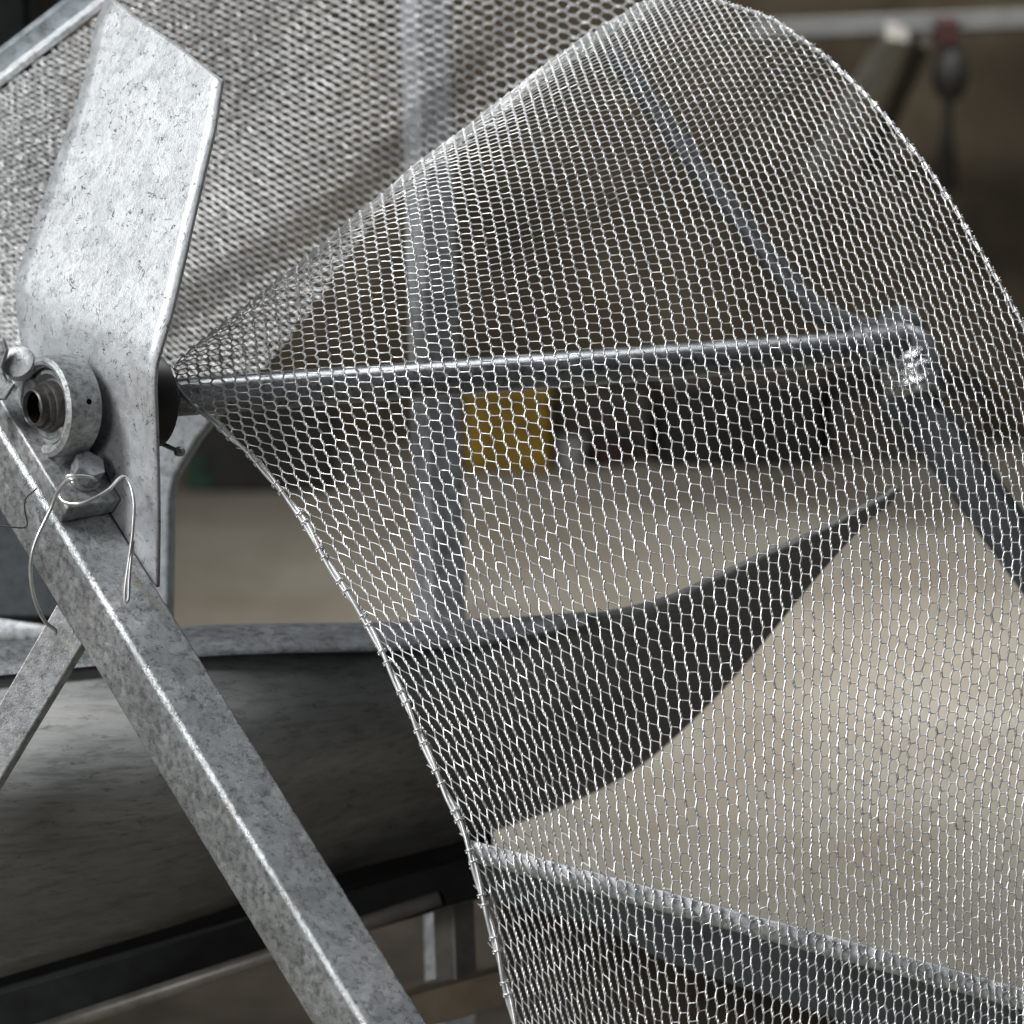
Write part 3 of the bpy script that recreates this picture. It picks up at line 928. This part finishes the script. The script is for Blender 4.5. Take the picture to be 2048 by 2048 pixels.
CL = selvage('selvage_wire', SL, 0.0018, 420, 2 * math.pi * 6.5, 0.0016)
CR = selvage('selvage_wire', SR, 0.0011, 300, 2 * math.pi * 16, 0.0010)
# wraps of the net wire round the left selvage
wl = []
d = np.concatenate([[0], np.cumsum(np.linalg.norm(np.diff(CL, axis=0), axis=1))])
pos = 0.03
k = 0
while pos < d[-1] - 0.02:
    i = int(np.searchsorted(d, pos)); i = min(max(i, 1), len(CL) - 2)
    T = nrm(CL[i + 1] - CL[i - 1]); A, B = frame_of(T, FWD)
    tt = np.linspace(0, 2 * math.pi * 1.6, 16)
    C = CL[i] + np.outer(np.cos(tt), A) * 0.0036 + np.outer(np.sin(tt), B) * 0.0036 + np.outer(np.linspace(-0.0016, 0.0016, 16), T)
    wl.append(tube(C, 0.0009, 5))
    pos += 0.0115 + (0.017 if k % 2 else 0.0) + random.uniform(-.002, .002); k += 1
o = mk('wire_wrap', *merge(*wl), M_wire, o_n, smooth=True); o['kind'] = 'stuff'
wl = []
d = np.concatenate([[0], np.cumsum(np.linalg.norm(np.diff(CR, axis=0), axis=1))])
pos = 0.005
while pos < d[-1] - 0.01:
    i = int(np.searchsorted(d, pos)); i = min(max(i, 1), len(CR) - 2)
    T = nrm(CR[i + 1] - CR[i - 1]); A, B = frame_of(T, FWD)
    tt = np.linspace(0, 2 * math.pi * 1.3, 12)
    C = CR[i] + np.outer(np.cos(tt), A) * 0.0027 + np.outer(np.sin(tt), B) * 0.0027 + np.outer(np.linspace(-0.001, 0.004, 12), T)
    wl.append(tube(C, 0.0007, 5))
    pos += 0.0115 + random.uniform(-.0015, .0015)
o = mk('wire_wrap', *merge(*wl), M_wire, o_n, smooth=True); o['kind'] = 'stuff'

# rear netting -------------------------------------------------------
DB = TPS([(-50, 700, 0.680), (-50, 200, 0.720), (300, 80, 0.780), (350, 760, 0.560), (600, 300, 0.760), (600, 520, 0.620), (850, 120, 0.740), (850, 360, 0.600), (1050, -50, 0.700), (1000, 230, 0.580), (1180, 20, 0.560), (1300, -60, 0.540)], 1e-4)


def warpB(xi, eta):
    x = 1300 * (math.exp(xi / 1800) - 1)
    return x, 350 + (eta - 350) * (13 + x / 100) / 18


a2 = np.array([16.5, 10.7]); a1 = np.array([-0.5, -16.0])
pk, qk = {}, {}


def okB(x, y):
    if x < -60 or x > 1290 or y < -60: return False
    if x < 260 and y < 178 - 0.76 * x: return False
    if x < 345: return y < 770
    return y < y_sil(x) + 46 + max(0, (760 - x) * 0.5) and y < 770


for i in range(-150, 190):
    for j in range(-150, 190):
        for dct, fx in ((pk, 0.0), (qk, 0.5)):
            b_ = np.array([-20., 400.]) + i * a1 + (j + fx) * a2 + (a1 * 0.16 if fx else 0)
            x, y = warpB(*b_)
            x += rng.normal(0, 0.9); y += rng.normal(0, 0.9)
            if okB(x, y): dct[(i, j)] = (x, y)
for dct in (pk, qk):
    ks = list(dct)
    arr = np.array([dct[q] for q in ks])
    zz = DB(arr[:, 0], arr[:, 1])
    for q, (xy), z in zip(ks, arr, zz): dct[q] = (xy[0], xy[1], z + rng.normal(0, .001))
EA, EB, EC = [], [], []
for (i, j), q in qk.items():
    p0_ = pk.get((i, j)); p1_ = pk.get((i, j + 1)); p2_ = pk.get((i + 1, j + 1))
    if p0_: EA.append((p0_, q))
    if p1_: EB.append((q, p1_))
    if p2_: EC.append((q, p2_))
print('rear net edges', len(EA), len(EB), len(EC))
ch = []
p0, p1 = edges_world(EA)
ch.append(sweep_many(twist_edge(p0, p1, 5, 0.0009, 0.8, 0.4), 0.00115, 4))
ch.append(sweep_many(twist_edge(p0, p1, 5, 0.0009, 0.8, 0.4 + math.pi), 0.00115, 4))
p0, p1 = edges_world(EB)
ch.append(sweep_many(curve_edge(p0, p1, 4, 0.04, 0.03), 0.0011, 4))
p0, p1 = edges_world(EC)
ch.append(sweep_many(curve_edge(p0, p1, 4, 0.05, 0.03), 0.0008, 4))
o = fast_mesh('rear_netting', ch, M_wire, o_n); o['kind'] = 'stuff'

# bright flat strip carried by the lower net -------------------------
sl = resample([(938, 1700), (1200, 1768), (1500, 1850), (1800, 1930), (2160, 2030)], 40)
V = []
for x, y in sl:
    dz = float(DZ(x, y)[0]) + 0.006
    for oy, oz in ((-19, 0.0), (-17, -0.002), (0, -0.0035), (17, -0.001), (20, 0.004)):
        V.append(P(x, y + oy, dz + oz))
o_ls = mk('edge_strip', V, grid_faces(40, 5), M_strip, solid=0.002, smooth=True)
tag(o_ls, 'bright galvanised flat strip running under the lower edge of the net', 'strip')

# ------------------------------------------------------------------ background things
EX, EY, EZ = np.array([1., 0, 0]), np.array([0, 1., 0]), np.array([0, 0, 1.])


def crate(name, label, cat, px0, px1, py_top, py_bot, mat, lidmat, depth=0.16, style='lid'):
    c0 = on_floor(px0, py_bot); c1 = on_floor(px1, py_bot)
    y = c0[1]
    dtop = RIGHT * ((px0 - 1024) / FPX) - UP * ((py_top - 1024) / FPX) + FWD
    k = y / dtop[1]; h = CAM[2] + dtop[2] * k
    cx = (c0[0] + c1[0]) / 2; hw = abs(c1[0] - c0[0]) / 2
    th = thing(name, label, cat, (cx, y + depth / 2, 0))
    V, F = box((cx, y + depth / 2, h / 2), EX, EY, EZ, hw, depth / 2, h / 2)
    mk('body', V, F, mat, th, bevel=0.008, seg=3)
    if style == 'lid':
        V, F = box((cx, y + depth / 2, h + 0.006), EX, EY, EZ, hw * 1.04, depth / 2 + 0.006, 0.008)
        mk('lid', V, F, lidmat, th, bevel=0.003)
        V, F = tube([(cx - hw * .4, y - 0.003, h * .72), (cx - hw * .4, y - 0.018, h * .72), (cx + hw * .4, y - 0.018, h * .72), (cx + hw * .4, y - 0.003, h * .72)], 0.004, 8)
        mk('handle', V, F, lidmat, th)
    return th


M_yellow = plain('yellow_plastic', (0.22, 0.135, 0.010), 0.6, 0, 0.4)
M_blk = plain('black_plastic', (0.012, 0.011, 0.010), 0.6)
M_brn = plain('dark_brown_board', (0.05, 0.04, 0.03), 0.7)
M_red = plain('dull_red_paint', (0.045, 0.016, 0.013), 0.5)
M_grn = plain('dark_green_paint', (0.012, 0.05, 0.03), 0.5)
M_pale = plain('pale_grey_paint', (0.22, 0.21, 0.18), 0.6)
M_grey2 = plain('worn_grey_bar', (0.12, 0.12, 0.115), 0.6)
M_slv = plain('dull_aluminium', (0.4, 0.4, 0.4), 0.4, 0.6)
crate('yellow_box', 'yellow plastic box on the floor by the wall beside the post', 'box', 930, 1098, 800, 945, M_yellow, M_yellow)
crate('black_machine_box', 'black box low by the wall left of the net edge', 'box', 400, 668, 830, 985, M_blk, M_blk)
crate('green_can', 'dark green can in front of the black box', 'can', 372, 432, 905, 985, M_grn, M_blk, 0.06)
crate('brown_chest', 'dark brown chest right of the yellow box', 'chest', 1105, 1300, 770, 925, M_brn, M_blk)
crate('red_tin', 'small dull red tin in front of the brown chest', 'tin', 1190, 1262, 880, 935, M_red, M_blk, 0.06)
crate('silver_tin', 'small silver tin next to the yellow box', 'tin', 1118, 1165, 900, 950, M_slv, M_slv, 0.05)
crate('black_case', 'long black case against the wall under the shaft end', 'case', 1320, 1640, 775, 935, M_blk, M_brn)
crate('brown_case', 'dark case below the frame clamp by the wall', 'case', 1660, 1960, 790, 925, M_brn, M_blk)


def at_depth_y(px, py, y):
    d = RIGHT * ((px - 1024) / FPX) - UP * ((py - 1024) / FPX) + FWD
    return CAM + d * (y / d[1])


tr = at_depth_y(1800, 60, 7.4)
o_tr = thing('trestle', 'blurred pale trestle with a slanting leg in the top right corner', 'trestle', (tr[0], tr[1], 0))
V, F = beam(at_depth_y(1500, 62, 7.45), at_depth_y(2300, 28, 7.45), UP, 0.017, 0.02)
mk('top_bar', V, F, M_grey2, o_tr, bevel=0.003)
V, F = beam(at_depth_y(1795, 62, 7.42), at_depth_y(1630, 350, 7.75), RIGHT, 0.021, 0.02)
mk('brace', V, F, M_pale, o_tr, bevel=0.003)
V, F = beam(at_depth_y(1850, 75, 7.52), at_depth_y(1735, 330, 8.19), RIGHT, 0.012, 0.02)
mk('brace', V, F, M_brn, o_tr, bevel=0.003)
p_a = at_depth_y(2240, 40, 7.45)
V, F = beam(p_a, (p_a[0] + .2, p_a[1], 0), RIGHT, 0.019, 0.02)
mk('leg', V, F, M_pale, o_tr, bevel=0.003)
hk = at_depth_y(1892, 60, 7.40)
o_h = thing('hanging_brush', 'black handled brush with a red clip hanging from the trestle bar', 'brush', at_depth_y(1892, 380, 7.40))
mk('clip', *box(at_depth_y(1892, 62, 7.41), EX, EY, EZ, 0.019, 0.03, 0.022), M_red, o_h, bevel=0.003)
V, F = lathe(at_depth_y(1900, 160, 7.40), EZ, [(-.04, .008), (-.025, .024), (0, .032), (.03, .030), (.055, .016), (.075, .005)], 18)
mk('knob', V, F, M_blk, o_h, smooth=True)
V, F = tube([at_depth_y(1896, 84, 7.40), at_depth_y(1895, 250, 7.40), at_depth_y(1890, 380, 7.40)], [.006, .009, .022], 10)
mk('handle', V, F, M_blk, o_h, smooth=True)
